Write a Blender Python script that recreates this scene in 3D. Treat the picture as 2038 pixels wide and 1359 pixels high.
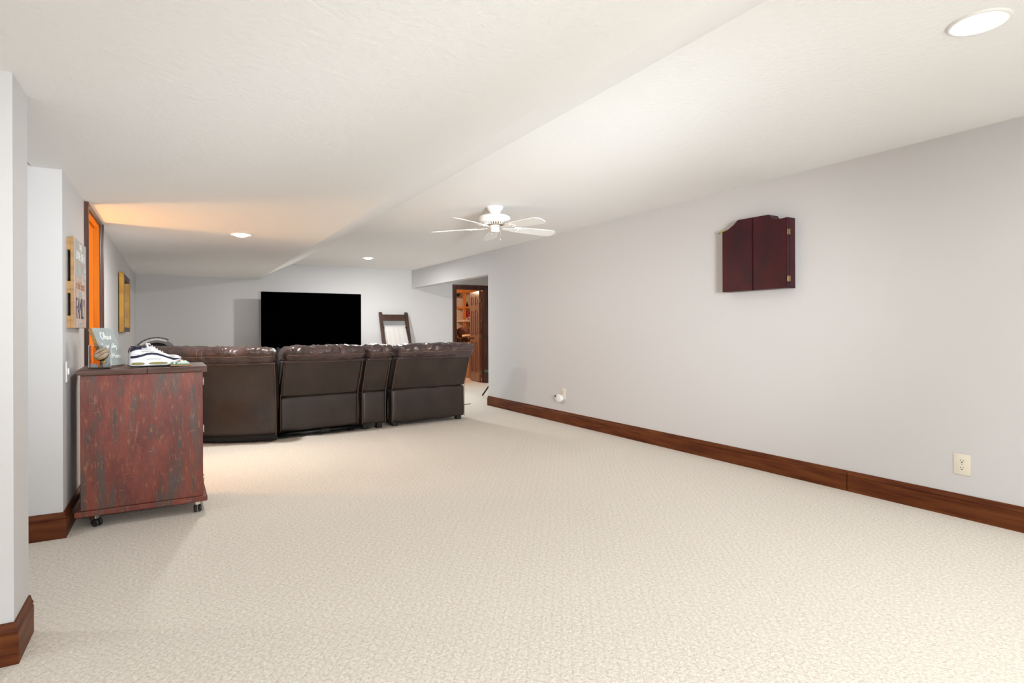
import bpy, bmesh, math, random
from mathutils import Vector, Matrix, noise
random.seed(7)
PI = math.pi
sc = bpy.context.scene
for o in list(bpy.data.objects): bpy.data.objects.remove(o)
C = sc.collection

# ---------------------------------------------------------------- camera
cam = bpy.data.cameras.new('camera'); co = bpy.data.objects.new('camera', cam); C.objects.link(co)
cam.sensor_width = 36.0; cam.lens = 36.0*1148.5/2038.0
cam.shift_y = -25.57/2038.0
cam.clip_start = 0.02
co.location = (0, 0, 1.1)
_yaw, _roll = 0.5287, -0.0041
co.rotation_euler = (Matrix.Rotation(-_yaw, 3, 'Z') @ Matrix.Rotation(PI/2+0.0011, 3, 'X') @ Matrix.Rotation(_roll, 3, 'Z')).to_euler()
sc.camera = co

# ---------------------------------------------------------------- world and light
sc.view_settings.view_transform = 'Standard'; sc.view_settings.look = 'None'
sc.view_settings.exposure = 0.2; sc.view_settings.gamma = 1.0
sc.view_settings.use_curve_mapping = False
w = bpy.data.worlds.new('world'); sc.world = w; w.use_nodes = True
w.node_tree.nodes['Background'].inputs[0].default_value = (0.6, 0.62, 0.65, 1)
w.node_tree.nodes['Background'].inputs[1].default_value = 0.3
def lamp(name, kind, loc, energy, col=(1, 1, 1), size=0.1, rot=None, size_y=None):
    l = bpy.data.lights.new(name, kind); l.energy = energy; l.color = col
    if kind == 'AREA':
        l.shape = 'RECTANGLE'; l.size = size; l.size_y = size_y or size
    else: l.shadow_soft_size = size
    o = bpy.data.objects.new(name, l); C.objects.link(o); o.location = loc
    if rot: o.rotation_euler = rot
    return o
WHITE = (1.0, 0.985, 0.96)
# recessed lights flush with the ceiling, shining down; the last two are unseen, without fixtures
for p, e in (((2.575, 0.97, 2.196), 10), ((2.62, 8.95, 2.196), 50), ((0.514, 5.675, 1.926), 24), ((5.2, 9.2, 2.196), 6),
             ((0.5, -2.6, 1.926), 235), ((-1.6, 3.3, 2.196), 7)):  # added fill behind the camera, then an unseen hall lamp
    l = lamp('bulb_and_fill', 'AREA', p, e, WHITE if p[1] > 0 else (0.93, 0.97, 1.0), 0.11); l.data.shape = 'DISK'
# unseen fill lamps added beside and behind the camera, aimed at ceiling and walls
def aim(loc, to): return (Vector(to)-Vector(loc)).to_track_quat('-Z', 'Y').to_euler()
for fl, to, e, spread in (((1.4, -.9, 1.0), (2.4, 5.2, 1.95), 12.5, 35), ((1.2, -.9, 1.3), (3.9, 4.8, 1.3), 12, 42), ((1.5, -.9, 1.1), (-.4, 4.6, 1.6), 6.5, 32), ((1.3, -2.3, 0.7), (1.7, 3.2, 3.4), 6, 180)):
    l = lamp('aimed_fill', 'AREA', fl, e, (0.92, 0.965, 1.0), .6, aim(fl, to), .6); l.data.spread = math.radians(spread)
# warm bulbs in the closet on the left and in the storage room
lamp('closet_bulb', 'POINT', (-1.35, 5.42, 1.0), 60, (1.0, 0.50, 0.15), 0.12)
lamp('storage_bulb', 'POINT', (5.12, 12.1, 2.05), 46, (1.0, 0.74, 0.50), 0.06)

# ---------------------------------------------------------------- materials
def mat(name, col, rough=0.6, metal=0.0, spec=0.5, bump=None, var=None, emit=None, trans=0, coat=0):
    m = bpy.data.materials.new(name); m.use_nodes = True
    nt = m.node_tree; b = nt.nodes['Principled BSDF']
    b.inputs['Base Color'].default_value = (*col, 1); b.inputs['Roughness'].default_value = rough
    b.inputs['Metallic'].default_value = metal; b.inputs['Specular IOR Level'].default_value = spec
    b.inputs['Transmission Weight'].default_value = trans; b.inputs['Coat Weight'].default_value = coat
    tc = nt.nodes.new('ShaderNodeTexCoord')
    if var:                                   # (colour2, scale xyz, detail, low, high)
        c2, s, det, lo, hi = var
        mp = nt.nodes.new('ShaderNodeMapping'); mp.inputs['Scale'].default_value = s
        nz = nt.nodes.new('ShaderNodeTexNoise'); nz.inputs['Scale'].default_value = 1; nz.inputs['Detail'].default_value = det
        rp = nt.nodes.new('ShaderNodeValToRGB'); rp.color_ramp.elements[0].position = lo; rp.color_ramp.elements[1].position = hi
        rp.color_ramp.elements[0].color = (*col, 1); rp.color_ramp.elements[1].color = (*c2, 1)
        nt.links.new(tc.outputs['Object'], mp.inputs[0]); nt.links.new(mp.outputs[0], nz.inputs[0])
        nt.links.new(nz.outputs[0], rp.inputs[0]); nt.links.new(rp.outputs[0], b.inputs['Base Color'])
    if bump:                                  # (scale xyz, strength, distance)
        s, st, di = bump
        mp = nt.nodes.new('ShaderNodeMapping'); mp.inputs['Scale'].default_value = s
        nz = nt.nodes.new('ShaderNodeTexNoise'); nz.inputs['Scale'].default_value = 1; nz.inputs['Detail'].default_value = 4
        bp = nt.nodes.new('ShaderNodeBump'); bp.inputs['Strength'].default_value = st; bp.inputs['Distance'].default_value = di
        nt.links.new(tc.outputs['Object'], mp.inputs[0]); nt.links.new(mp.outputs[0], nz.inputs[0])
        nt.links.new(nz.outputs[0], bp.inputs['Height']); nt.links.new(bp.outputs[0], b.inputs['Normal'])
    if emit:
        b.inputs['Emission Color'].default_value = (*emit[0], 1); b.inputs['Emission Strength'].default_value = emit[1]
    return m
M = {}
M['wall'] = mat('wall_paint', (0.62, 0.61, 0.61), 0.75, bump=((90, 90, 90), 0.12, 0.002))
M['ceil'] = mat('ceiling_paint', (0.86, 0.86, 0.85), 0.9, bump=((38, 38, 38), 0.35, 0.006))
M['white'] = mat('white_enamel', (0.80, 0.79, 0.76), 0.35)
M['ivory'] = mat('ivory_plastic', (0.78, 0.72, 0.60), 0.4)
M['plastic'] = mat('white_plastic', (0.80, 0.80, 0.80), 0.35)
M['black'] = mat('black_plastic', (0.012, 0.012, 0.013), 0.4)
M['screen'] = mat('tv_screen', (0.0002, 0.0002, 0.0002), 0.9, spec=0.0)
M['rubber'] = mat('black_rubber', (0.015, 0.015, 0.016), 0.5)
M['steel'] = mat('dark_steel', (0.035, 0.04, 0.04), 0.22, 0.9)
M['chrome'] = mat('bright_metal', (0.65, 0.62, 0.55), 0.3, 1.0)
M['brass'] = mat('antique_brass', (0.33, 0.24, 0.12), 0.35, 1.0)
M['trimwood'] = mat('stained_baseboard', (0.075, 0.015, 0.003), 0.5, spec=0.2, var=((0.165, 0.048, 0.012), (3, 3, 34), 5, .35, .7))
M['casing'] = mat('stained_casing', (0.042, 0.012, 0.006), 0.35, var=((0.10, 0.034, 0.017), (28, 28, 2.5), 5, .35, .7), coat=0.25)
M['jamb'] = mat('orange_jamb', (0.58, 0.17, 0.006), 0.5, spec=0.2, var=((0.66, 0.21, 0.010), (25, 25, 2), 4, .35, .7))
M['leaf'] = mat('stained_door', (0.12, 0.030, 0.012), 0.22, var=((0.21, 0.06, 0.025), (30, 30, 2), 4, .35, .7), coat=0.5)
M['stud'] = mat('raw_lumber', (0.55, 0.17, 0.035), 0.7, var=((0.70, 0.28, 0.07), (20, 20, 3), 4, .35, .7))
M['dartwood'] = mat('cherry_dartboard_wood', (0.020, 0.0055, 0.0085), 0.32, spec=0.25, var=((0.072, 0.007, 0.011), (5, 5, 3), 5, .3, .72))
M['ladder'] = mat('dark_walnut', (0.035, 0.015, 0.009), 0.45, var=((0.075, 0.03, 0.017), (25, 25, 4), 4, .35, .7))
M['gold'] = mat('gold_frame', (0.52, 0.27, 0.03), 0.38, 0.35, var=((0.36, 0.17, 0.02), (8, 8, 8), 3, .4, .7))
M['goldwood'] = mat('pale_plaque_wood', (0.42, 0.24, 0.09), 0.6, var=((0.30, 0.16, 0.055), (10, 10, 60), 4, .4, .65))
M['mirror'] = mat('picture_glass', (0.22, 0.22, 0.235), 0.12, spec=0.8)
M['throw'] = mat('white_throw', (0.60, 0.58, 0.56), 0.95, bump=((160, 160, 60), 0.5, 0.004))
M['piping'] = mat('tan_piping', (0.21, 0.11, 0.075), 0.6)
M['strap'] = mat('dark_lining', (0.008, 0.007, 0.007), 0.8)
M['bulb'] = mat('lit_bulb', (1, 1, 1), 0.5, emit=((1, 0.98, 0.95), 9))
M['lens'] = mat('reflector_glow', (0.9, 0.9, 0.9), 0.25, emit=((1, 0.98, 0.95), 0.8))  # own glow makes the reflector look lit by its bulb
M['acrylic'] = mat('clear_acrylic', (0.97, 0.98, 1.0), 0.03, trans=1.0)
M['acrylic'].node_tree.nodes['Principled BSDF'].inputs['IOR'].default_value = 1.12
M['signgrey'] = mat('sage_grey_paint', (0.27, 0.33, 0.33), 0.6, var=((0.36, 0.42, 0.42), (12, 12, 12), 3, .3, .7))
M['script'] = mat('white_lettering', (0.85, 0.86, 0.84), 0.6)
M['navy'] = mat('navy_suede', (0.018, 0.018, 0.05), 0.7)
M['shoewhite'] = mat('white_leather', (0.82, 0.82, 0.84), 0.45)
M['olive'] = mat('olive_gold_sole', (0.22, 0.19, 0.03), 0.5)
M['ink'] = mat('black_ink', (0.02, 0.02, 0.03), 0.6)
M['padgrey'] = mat('grey_fabric', (0.13, 0.12, 0.115), 0.8)
M['padlight'] = mat('light_grey_fabric', (0.42, 0.42, 0.41), 0.8)
M['green'] = mat('green_turf', (0.05, 0.28, 0.06), 0.7)
M['palemodel'] = mat('pale_model', (0.62, 0.70, 0.68), 0.5)
M['cream'] = mat('cream_model', (0.70, 0.64, 0.34), 0.5)
M['terracotta'] = mat('terracotta_base', (0.40, 0.17, 0.09), 0.6)
M['yellow'] = mat('yellow_pencil', (0.42, 0.36, 0.02), 0.5)
M['pink'] = mat('pink_roses', (0.45, 0.04, 0.07), 0.7)
M['cushion'] = mat('mauve_brown_fabric', (0.14, 0.075, 0.06), 0.7, var=((0.24, 0.14, 0.12), (18, 18, 18), 3, .35, .7))
M['cardboard'] = mat('cardboard', (0.45, 0.24, 0.10), 0.8)
M['pale_sheet'] = mat('pale_wall_sheet', (0.76, 0.67, 0.58), 0.6, var=((0.66, 0.54, 0.44), (7, 7, 1.0), 3, .4, .65))
M['greenseat'] = mat('dark_green_canvas', (0.01, 0.06, 0.04), 0.7)
M['glove'] = mat('pale_glove_leather', (0.62, 0.45, 0.30), 0.5, var=((0.75, 0.66, 0.48), (30, 30, 30), 3, .4, .6))
M['glovebrown'] = mat('brown_leather_strap', (0.30, 0.11, 0.05), 0.5)
M['goldmetal'] = mat('gold_metal', (0.75, 0.55, 0.18), 0.25, 1.0)
M['switch'] = M['plastic']
def leather(name, c1, c2, rough, bs):
    m = mat(name, c1, rough, spec=0.55, var=(c2, (5, 5, 5), 3, .3, .75))
    nt = m.node_tree; b = nt.nodes['Principled BSDF']; tc = nt.nodes['Texture Coordinate']
    v = nt.nodes.new('ShaderNodeTexVoronoi'); v.inputs['Scale'].default_value = 260
    n = nt.nodes.new('ShaderNodeTexNoise'); n.inputs['Scale'].default_value = 14; n.inputs['Detail'].default_value = 6; n.inputs['Distortion'].default_value = 1.2
    b1 = nt.nodes.new('ShaderNodeBump'); b1.inputs['Strength'].default_value = 0.25; b1.inputs['Distance'].default_value = 0.001
    b2 = nt.nodes.new('ShaderNodeBump'); b2.inputs['Strength'].default_value = bs; b2.inputs['Distance'].default_value = 0.012
    nt.links.new(tc.outputs['Object'], v.inputs[0]); nt.links.new(tc.outputs['Object'], n.inputs[0])
    nt.links.new(v.outputs[0], b1.inputs['Height']); nt.links.new(n.outputs[0], b2.inputs['Height'])
    nt.links.new(b1.outputs[0], b2.inputs['Normal']); nt.links.new(b2.outputs[0], b.inputs['Normal'])
    return m
M['leather_back'] = leather('brown_vinyl_back', (0.022, 0.013, 0.010), (0.038, 0.024, 0.019), 0.38, 0.25)
M['leather_top'] = leather('brown_leather_cushion', (0.045, 0.027, 0.025), (0.085, 0.056, 0.053), 0.23, 1.0)

def carpet_mat():
    m = mat('loop_carpet', (0.7, 0.62, 0.52), 0.95, spec=0.15)
    nt = m.node_tree; b = nt.nodes['Principled BSDF']; tc = nt.nodes['Texture Coordinate']; L = nt.links.new
    v = nt.nodes.new('ShaderNodeTexVoronoi'); v.inputs['Scale'].default_value = 150; v.inputs['Randomness'].default_value = 0.85
    n = nt.nodes.new('ShaderNodeTexNoise'); n.inputs['Scale'].default_value = 85; n.inputs['Detail'].default_value = 5
    r = nt.nodes.new('ShaderNodeValToRGB'); e = r.color_ramp.elements
    e[0].position = .32; e[0].color = (0.68, 0.61, 0.53, 1); e[1].position = .62; e[1].color = (0.86, 0.82, 0.75, 1)
    # woven lattice: two diagonal families of fine lines
    waves = []
    for ang in (0.62, -0.62):
        mp = nt.nodes.new('ShaderNodeMapping'); mp.inputs['Rotation'].default_value = (0, 0, ang)
        wv = nt.nodes.new('ShaderNodeTexWave'); wv.inputs['Scale'].default_value = 8.5; wv.inputs['Distortion'].default_value = 1.1
        wv.inputs['Detail'].default_value = 2; wv.inputs['Detail Scale'].default_value = 3
        pw = nt.nodes.new('ShaderNodeMath'); pw.operation = 'POWER'; pw.inputs[1].default_value = 9
        L(tc.outputs['Object'], mp.inputs[0]); L(mp.outputs[0], wv.inputs[0]); L(wv.outputs['Fac'], pw.inputs[0]); waves.append(pw)
    mx = nt.nodes.new('ShaderNodeMath'); mx.operation = 'MAXIMUM'; L(waves[0].outputs[0], mx.inputs[0]); L(waves[1].outputs[0], mx.inputs[1])
    sc1 = nt.nodes.new('ShaderNodeMath'); sc1.operation = 'MULTIPLY'; sc1.inputs[1].default_value = 0.13; L(mx.outputs[0], sc1.inputs[0])
    mixc = nt.nodes.new('ShaderNodeMix'); mixc.data_type = 'RGBA'; mixc.blend_type = 'MIX'
    mixc.inputs[7].default_value = (0.50, 0.42, 0.33, 1)
    L(tc.outputs['Object'], v.inputs[0]); L(tc.outputs['Object'], n.inputs[0]); L(n.outputs[0], r.inputs[0])
    L(sc1.outputs[0], mixc.inputs[0]); L(r.outputs[0], mixc.inputs[6]); L(mixc.outputs[2], b.inputs['Base Color'])
    b1 = nt.nodes.new('ShaderNodeBump'); b1.inputs['Strength'].default_value = 0.45; b1.inputs['Distance'].default_value = 0.004; b1.invert = True
    b2 = nt.nodes.new('ShaderNodeBump'); b2.inputs['Strength'].default_value = 0.2; b2.inputs['Distance'].default_value = 0.004; b2.invert = True
    L(v.outputs[0], b1.inputs['Height']); L(mx.outputs[0], b2.inputs['Height']); L(b1.outputs[0], b2.inputs['Normal']); L(b2.outputs[0], b.inputs['Normal'])
    return m
M['carpet'] = carpet_mat()

def distressed():
    m = mat('distressed_red_paint', (0.2, 0.05, 0.03), 0.5, spec=0.4)
    nt = m.node_tree; b = nt.nodes['Principled BSDF']; tc = nt.nodes['Texture Coordinate']; L = nt.links.new
    def nz(scale, det, lo, hi, rough=.6):
        mp = nt.nodes.new('ShaderNodeMapping'); mp.inputs['Scale'].default_value = scale
        n = nt.nodes.new('ShaderNodeTexNoise'); n.inputs['Scale'].default_value = 1; n.inputs['Detail'].default_value = det; n.inputs['Roughness'].default_value = rough
        r = nt.nodes.new('ShaderNodeValToRGB'); r.color_ramp.elements[0].position = lo; r.color_ramp.elements[1].position = hi
        L(tc.outputs['Object'], mp.inputs[0]); L(mp.outputs[0], n.inputs[0]); L(n.outputs[0], r.inputs[0]); return r
    def mix(fac, a, c):
        x = nt.nodes.new('ShaderNodeMix'); x.data_type = 'RGBA'; L(fac, x.inputs[0])
        if isinstance(a, tuple): x.inputs[6].default_value = (*a, 1)
        else: L(a, x.inputs[6])
        x.inputs[7].default_value = (*c, 1); return x.outputs[2]
    a = mix(nz((9, 9, 3), 4, .35, .62).outputs[0], (0.125, 0.028, 0.020), (0.22, 0.048, 0.028))
    a = mix(nz((26, 26, 5), 6, .53, .67).outputs[0], a, (0.075, 0.048, 0.040))      # worn dark streaks
    a = mix(nz((13, 13, 3.2), 5, .51, .66).outputs[0], a, (0.085, 0.060, 0.050))
    a = mix(nz((70, 70, 16), 6, .55, .72, .75).outputs[0], a, (0.34, 0.14, 0.07))   # rubbed wood
    a = mix(nz((7, 7, 150), 3, .69, .75, .5).outputs[0], a, (0.35, 0.19, 0.13))     # fine scratches
    L(a, b.inputs['Base Color'])
    bp = nt.nodes.new('ShaderNodeBump'); bp.inputs['Strength'].default_value = 0.2; bp.inputs['Distance'].default_value = 0.002
    L(nz((80, 80, 14), 5, .3, .7).outputs[0], bp.inputs['Height']); L(bp.outputs[0], b.inputs['Normal'])
    return m
M['distressed'] = distressed()
M['lidwood'] = mat('worn_lid_wood', (0.085, 0.045, 0.035), 0.4, var=((0.19, 0.12, 0.10), (4, 18, 40), 5, .4, .68), bump=((5, 30, 60), 0.3, 0.003))

# ---------------------------------------------------------------- helpers
def tag(o, label=None, cat=None, group=None, kind=None):
    if label: o['label'] = label
    if cat: o['category'] = cat
    if group: o['group'] = group
    if kind: o['kind'] = kind
    return o
def wloc(p):
    v = Vector((0, 0, 0))
    while p: v += p.location; p = p.parent
    return v
def thing(name, label, cat, loc=(0, 0, 0), rz=0, group=None, kind=None):
    o = bpy.data.objects.new(name, None); C.objects.link(o); o.empty_display_size = .05
    o.location = loc; o.rotation_euler = (0, 0, rz); tag(o, label, cat, group, kind); return o
def obj(name, bm, m, parent=None, smooth=False, local=False, angle=None):
    """link bm as one mesh; vertices are world coordinates unless local (then the parent's frame)"""
    bmesh.ops.recalc_face_normals(bm, faces=bm.faces)
    if parent is not None and not local:
        bmesh.ops.translate(bm, verts=bm.verts, vec=-wloc(parent))
    if smooth:
        for f in bm.faces: f.smooth = True
        if angle:
            for e in bm.edges:
                if len(e.link_faces) == 2 and e.calc_face_angle(0) > math.radians(angle): e.smooth = False
    me = bpy.data.meshes.new(name); bm.to_mesh(me); bm.free()
    if isinstance(m, (list, tuple)):
        for x in m: me.materials.append(x)
    else: me.materials.append(m)
    o = bpy.data.objects.new(name, me); C.objects.link(o)
    if parent is not None: o.parent = parent
    return o
def pivot(o):
    """put a single-mesh thing's origin at its base centre"""
    me = o.data; lo = Vector([min(v.co[i] for v in me.vertices) for i in range(3)]); hi = Vector([max(v.co[i] for v in me.vertices) for i in range(3)])
    c = Vector(((lo.x+hi.x)/2, (lo.y+hi.y)/2, lo.z)); me.transform(Matrix.Translation(-c)); o.location = c; return o
B = bmesh.new
def box(bm, x0, x1, y0, y1, z0, z1, bev=0, seg=2, mi=0):
    r = bmesh.ops.create_cube(bm, size=1, matrix=Matrix.Translation(((x0+x1)/2, (y0+y1)/2, (z0+z1)/2)) @ Matrix.Diagonal((abs(x1-x0), abs(y1-y0), abs(z1-z0), 1)))
    vs = r['verts']; fs = {f for v in vs for f in v.link_faces}
    for f in fs: f.material_index = mi
    if bev:
        es = {e for v in vs for e in v.link_edges}
        bmesh.ops.bevel(bm, geom=list(es), offset=bev, segments=seg, affect='EDGES', profile=.5)
    return bm
def bx(*a, **k): return box(B(), *a, **k)
def prism(bm, pts, axis, a, b, mi=0):
    """pts in the plane across axis, extruded from a to b"""
    def P(p, t):
        if axis == 'x': return (t, p[0], p[1])
        if axis == 'y': return (p[0], t, p[1])
        return (p[0], p[1], t)
    A = [bm.verts.new(P(p, a)) for p in pts]; D = [bm.verts.new(P(p, b)) for p in pts]
    n = len(pts); fs = [bm.faces.new(A), bm.faces.new(D[::-1])]
    for i in range(n): fs.append(bm.faces.new((A[i], A[(i+1) % n], D[(i+1) % n], D[i])))
    for f in fs: f.material_index = mi
    return bm
def tube(bm, pts, r, seg=8, closed=False, mi=0):
    pts = [Vector(p) for p in pts]; n = len(pts); rings = []
    rr = r if isinstance(r, (list, tuple)) else [r]*n
    up = Vector((0, 0, 1))
    for i, p in enumerate(pts):
        if closed: t = pts[(i+1) % n]-pts[i-1]
        else: t = pts[min(i+1, n-1)]-pts[max(i-1, 0)]
        t.normalize(); a = t.cross(up)
        if a.length < .05: a = t.cross(Vector((1, 0, 0)))
        a.normalize(); c = t.cross(a)
        rings.append([bm.verts.new(p+(a*math.cos(2*PI*k/seg)+c*math.sin(2*PI*k/seg))*rr[i]) for k in range(seg)])
    for i in range(n if closed else n-1):
        A, D = rings[i], rings[(i+1) % n]
        for k in range(seg):
            f = bm.faces.new((A[k], A[(k+1) % seg], D[(k+1) % seg], D[k])); f.material_index = mi
    if not closed:
        bm.faces.new(rings[0][::-1]).material_index = mi; bm.faces.new(rings[-1]).material_index = mi
    return bm
def lathe(bm, prof, c=(0, 0, 0), seg=32, mi=0):
    rings = []
    for r, z in prof:
        if r < 1e-5: rings.append([bm.verts.new((c[0], c[1], c[2]+z))])
        else: rings.append([bm.verts.new((c[0]+r*math.cos(2*PI*k/seg), c[1]+r*math.sin(2*PI*k/seg), c[2]+z)) for k in range(seg)])
    for A, D in zip(rings, rings[1:]):
        for k in range(seg):
            q = [A[k % len(A)], A[(k+1) % seg % len(A)], D[(k+1) % seg % len(D)], D[k % len(D)]]
            u = []
            for v in q:
                if v not in u: u.append(v)
            if len(u) > 2: bm.faces.new(u).material_index = mi
    return bm
def xf(bm, mtx): bmesh.ops.transform(bm, matrix=mtx, verts=bm.verts); return bm

# ---------------------------------------------------------------- the room shell
ZH, ZL = 2.23, 1.96
XL, XR, YF = -0.517, 3.925, 10.525
YB = -4.2
def struct(name, bm, m, parent=None):
    o = obj(name, bm, m, parent)
    if parent is None: o['kind'] = 'structure'
    return o
struct('floor', bx(-4.2, 8.2, YB-.1, 14.6, -.12, 0), M['carpet'])
# ceilings: high slab, low soffit with its slanted side
struct('ceiling', bx(-4.2, 8.2, YB-.1, 14.6, ZH+.32, ZH+.42), M['ceil'])
bm = B(); box(bm, 1.70, 7.4, YB, YF, ZH, ZH+.12); struct('ceiling_high', bm, M['ceil'])
bm = B()
sof = [(0, ZL), (1.2229, ZL), (1.7652, ZH), (1.7652, ZH+.10), (0, ZH+.10)]
prism(bm, sof, 'y', YB, YF)
struct('ceiling_low', bm, M['ceil'])
bm = B()
box(bm, -4.1, 0, YB, 2.62, ZL, ZH+.10); box(bm, -.643, 0, 2.62, 3.90, ZL, ZH+.10); box(bm, -.56, 0, 3.90, YF, ZL, ZH+.10)
struct('ceiling_low_left', bm, M['ceil'])
struct('ceiling_hall', bx(-4.1, -.643, 2.60, 3.95, ZH, ZH+.10), M['ceil'])
# walls
bm = B(); box(bm, XR, XR+.175, YB, 7.4023, 0, ZH+.02); struct('wall_right', bm, M['wall'])
struct('wall_header', bx(XR, XR+.13, 7.4, YF, 1.896, ZH+.02), M['wall'])
struct('wall_side_room', bx(7.3, 7.4, 7.3, YF+.1, 0, ZH+.1), M['wall'])
struct('wall_side_room_near', bx(XR+.17, 7.35, 7.22, 7.35, 0, ZH+.1), M['wall'])
DX0, DX1, DH = 4.85, 5.505, 1.925           # far doorway
bm = B(); box(bm, -.62, DX0, YF, YF+.11, 0, ZH+.1); box(bm, DX1, 7.4, YF, YF+.11, 0, ZH+.1); box(bm, DX0, DX1, YF, YF+.11, DH, ZH+.1)
struct('wall_far', bm, M['wall'])
LY0, LY1, LH = 4.83, 5.59, 1.935           # doorway in the left wall
bm = B(); box(bm, XL-.125, XL, 3.8628, LY0, 0, ZL+.02); box(bm, XL-.125, XL, LY1, YF+.05, 0, ZL+.02); box(bm, XL-.125, XL, LY0, LY1, LH, ZL+.02)
struct('wall_left', bm, M['wall'])
struct('wall_hall', bx(-4.1, XL-.125, 3.8628, 3.975, 0, ZH+.1), M['wall'])
struct('wall_left_near', bx(-4.1, -.464, 2.49, 2.7128, 0, ZH+.05), M['wall'])
struct('wall_left_back', bx(-4.2, -4.1, YB, 4.0, 0, ZH+.1), M['wall'])
struct('wall_back', bx(-4.2, 4.1, YB-.1, YB, 0, ZH+.1), M['wall'])
# closet behind the left doorway
bm = B(); box(bm, -2.5, -2.4, 3.97, 7.2, 0, 2.4); box(bm, -2.5, XL-.12, 7.1, 7.2, 0, 2.4)
struct('wall_closet', bm, M['wall']); struct('ceiling_closet', bx(-2.5, XL-.12, 3.97, 7.2, 2.3, 2.4), M['ceil'])
# storage room behind the far doorway
struct('wall_storage_left', bx(4.2, 4.3, YF+.1, 13.7, 0, 2.5), M['pale_sheet'])
struct('wall_storage_right', bx(7.3, 7.4, YF+.1, 13.7, 0, 2.5), M['pale_sheet'])

# baseboards: profile (offset from wall, z)
BP = [(0, 0), (.015, 0), (.015, .099), (.0115, .102), (.0115, .105), (.0145, .108), (.0135, .113), (.010, .119), (.008, .127), (.0065, .134), (.006, .137), (0, .137)]
def baseboard(name, p0, p1, nrm, e0=0, e1=0, parent=None, m=None):
    """p0->p1 along the wall foot, nrm points into the room, e0/e1 = mitre growth at each end"""
    p0, p1, nrm = Vector((*p0, 0)), Vector((*p1, 0)), Vector((*nrm, 0)); d = (p1-p0).normalized()
    bm = B(); rings = []
    for p, e, s in ((p0, e0, -1), (p1, e1, 1)):
        rings.append([bm.verts.new(p+nrm*o+d*(s*e*o)+Vector((0, 0, z))) for o, z in BP])
    n = len(BP)
    for i in range(n): bm.faces.new((rings[0][i], rings[0][(i+1) % n], rings[1][(i+1) % n], rings[1][i]))
    bm.faces.new(rings[0]); bm.faces.new(rings[1][::-1])
    o = obj(name, bm, m or M['trimwood'], parent)
    if parent is None: o['kind'] = 'structure'
    return o
baseboard('baseboard_right', (XR, 2.228), (XR, 7.4023), (-1, 0), 0, 1)
o = baseboard('baseboard_right', (XR, YB), (XR, 2.222), (-1, 0), 0, 0)
baseboard('baseboard_right_end', (XR, 7.4023), (XR+.175, 7.4023), (0, 1), 1, 0)
baseboard('baseboard_left', (XL, 3.8628), (XL, LY0-.12), (1, 0), 1, 0)
baseboard('baseboard_left', (XL, LY1+.12), (XL, YF), (1, 0), 0, 0)
baseboard('baseboard_hall', (-4.1, 3.8628), (XL, 3.8628), (0, -1), 0, 1)
baseboard('baseboard_near', (-4.1, 2.49), (-.464, 2.49), (0, -1), 0, 1)
baseboard('baseboard_near', (-.464, 2.49), (-.464, 2.7128), (1, 0), 1, 0)
baseboard('baseboard_far', (XL, YF), (DX0-.075, YF), (0, -1), 0, 0)
baseboard('baseboard_far', (DX1+.075, YF), (7.3, YF), (0, -1), 0, 0)

# left doorway: casings and glowing jamb
t = thing('door_1', None, None, (XL, (LY0+LY1)/2, 0), kind='structure')
def casing_prof(w, th): return [(0, 0), (w, 0), (w, th*.6), (w-.012, th), (w-.03, th), (w-.036, th*.75), (.02, th*.6), (.008, th*.55), (0, th*.3)]
for y, s in ((LY0, -1), (LY1, 1)):
    bm = B(); prism(bm, [(XL+b, y+s*a) for a, b in casing_prof(.112, .024)], 'z', 0, ZL-.004); obj('casing', bm, M['casing'], t)
bm = B(); prism(bm, [(XL+b, LH+a) for a, b in casing_prof(.033, .022)[:1]+[(.030, 0), (.030, .012), (.02, .020), (0, .012)]], 'y', LY0, LY1); obj('head_casing', bm, M['casing'], t)
for y, s in ((LY0, 1), (LY1, -1)):
    bm = B(); box(bm, XL-.125, XL+.002, y, y+s*.018, 0, LH); box(bm, XL-.075, XL-.035, y+s*.018, y+s*.03, 0, LH); obj('jamb', bm, M['jamb'], t)
bm = B(); box(bm, XL-.125, XL+.002, LY0, LY1, LH-.018, LH); box(bm, XL-.075, XL-.035, LY0, LY1, LH-.03, LH-.018); obj('head_jamb', bm, M['jamb'], t)

# far doorway with its open six-panel door
t = thing('door_2', None, None, ((DX0+DX1)/2, YF, 0), kind='structure')
W = .073
for x, s in ((DX0, -1), (DX1, 1)):
    bm = B(); prism(bm, [(x+s*a, YF-b) for a, b in casing_prof(W, .02)], 'z', 0, DH+W*.3); obj('casing', bm, M['casing'], t)
bm = B(); prism(bm, [(YF-b, DH+a) for a, b in casing_prof(W, .0205)], 'x', DX0-W, DX1+W); obj('head_casing', bm, M['casing'], t)
for x, s in ((DX0, 1), (DX1, -1)):
    bm = B(); box(bm, x, x+s*.018, YF-.002, YF+.12, 0, DH); box(bm, x+s*.018, x+s*.03, YF+.045, YF+.085, 0, DH); obj('jamb', bm, M['casing'], t)
bm = B(); box(bm, DX0, DX1, YF-.002, YF+.12, DH-.018, DH); obj('head_jamb', bm, M['casing'], t)
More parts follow.
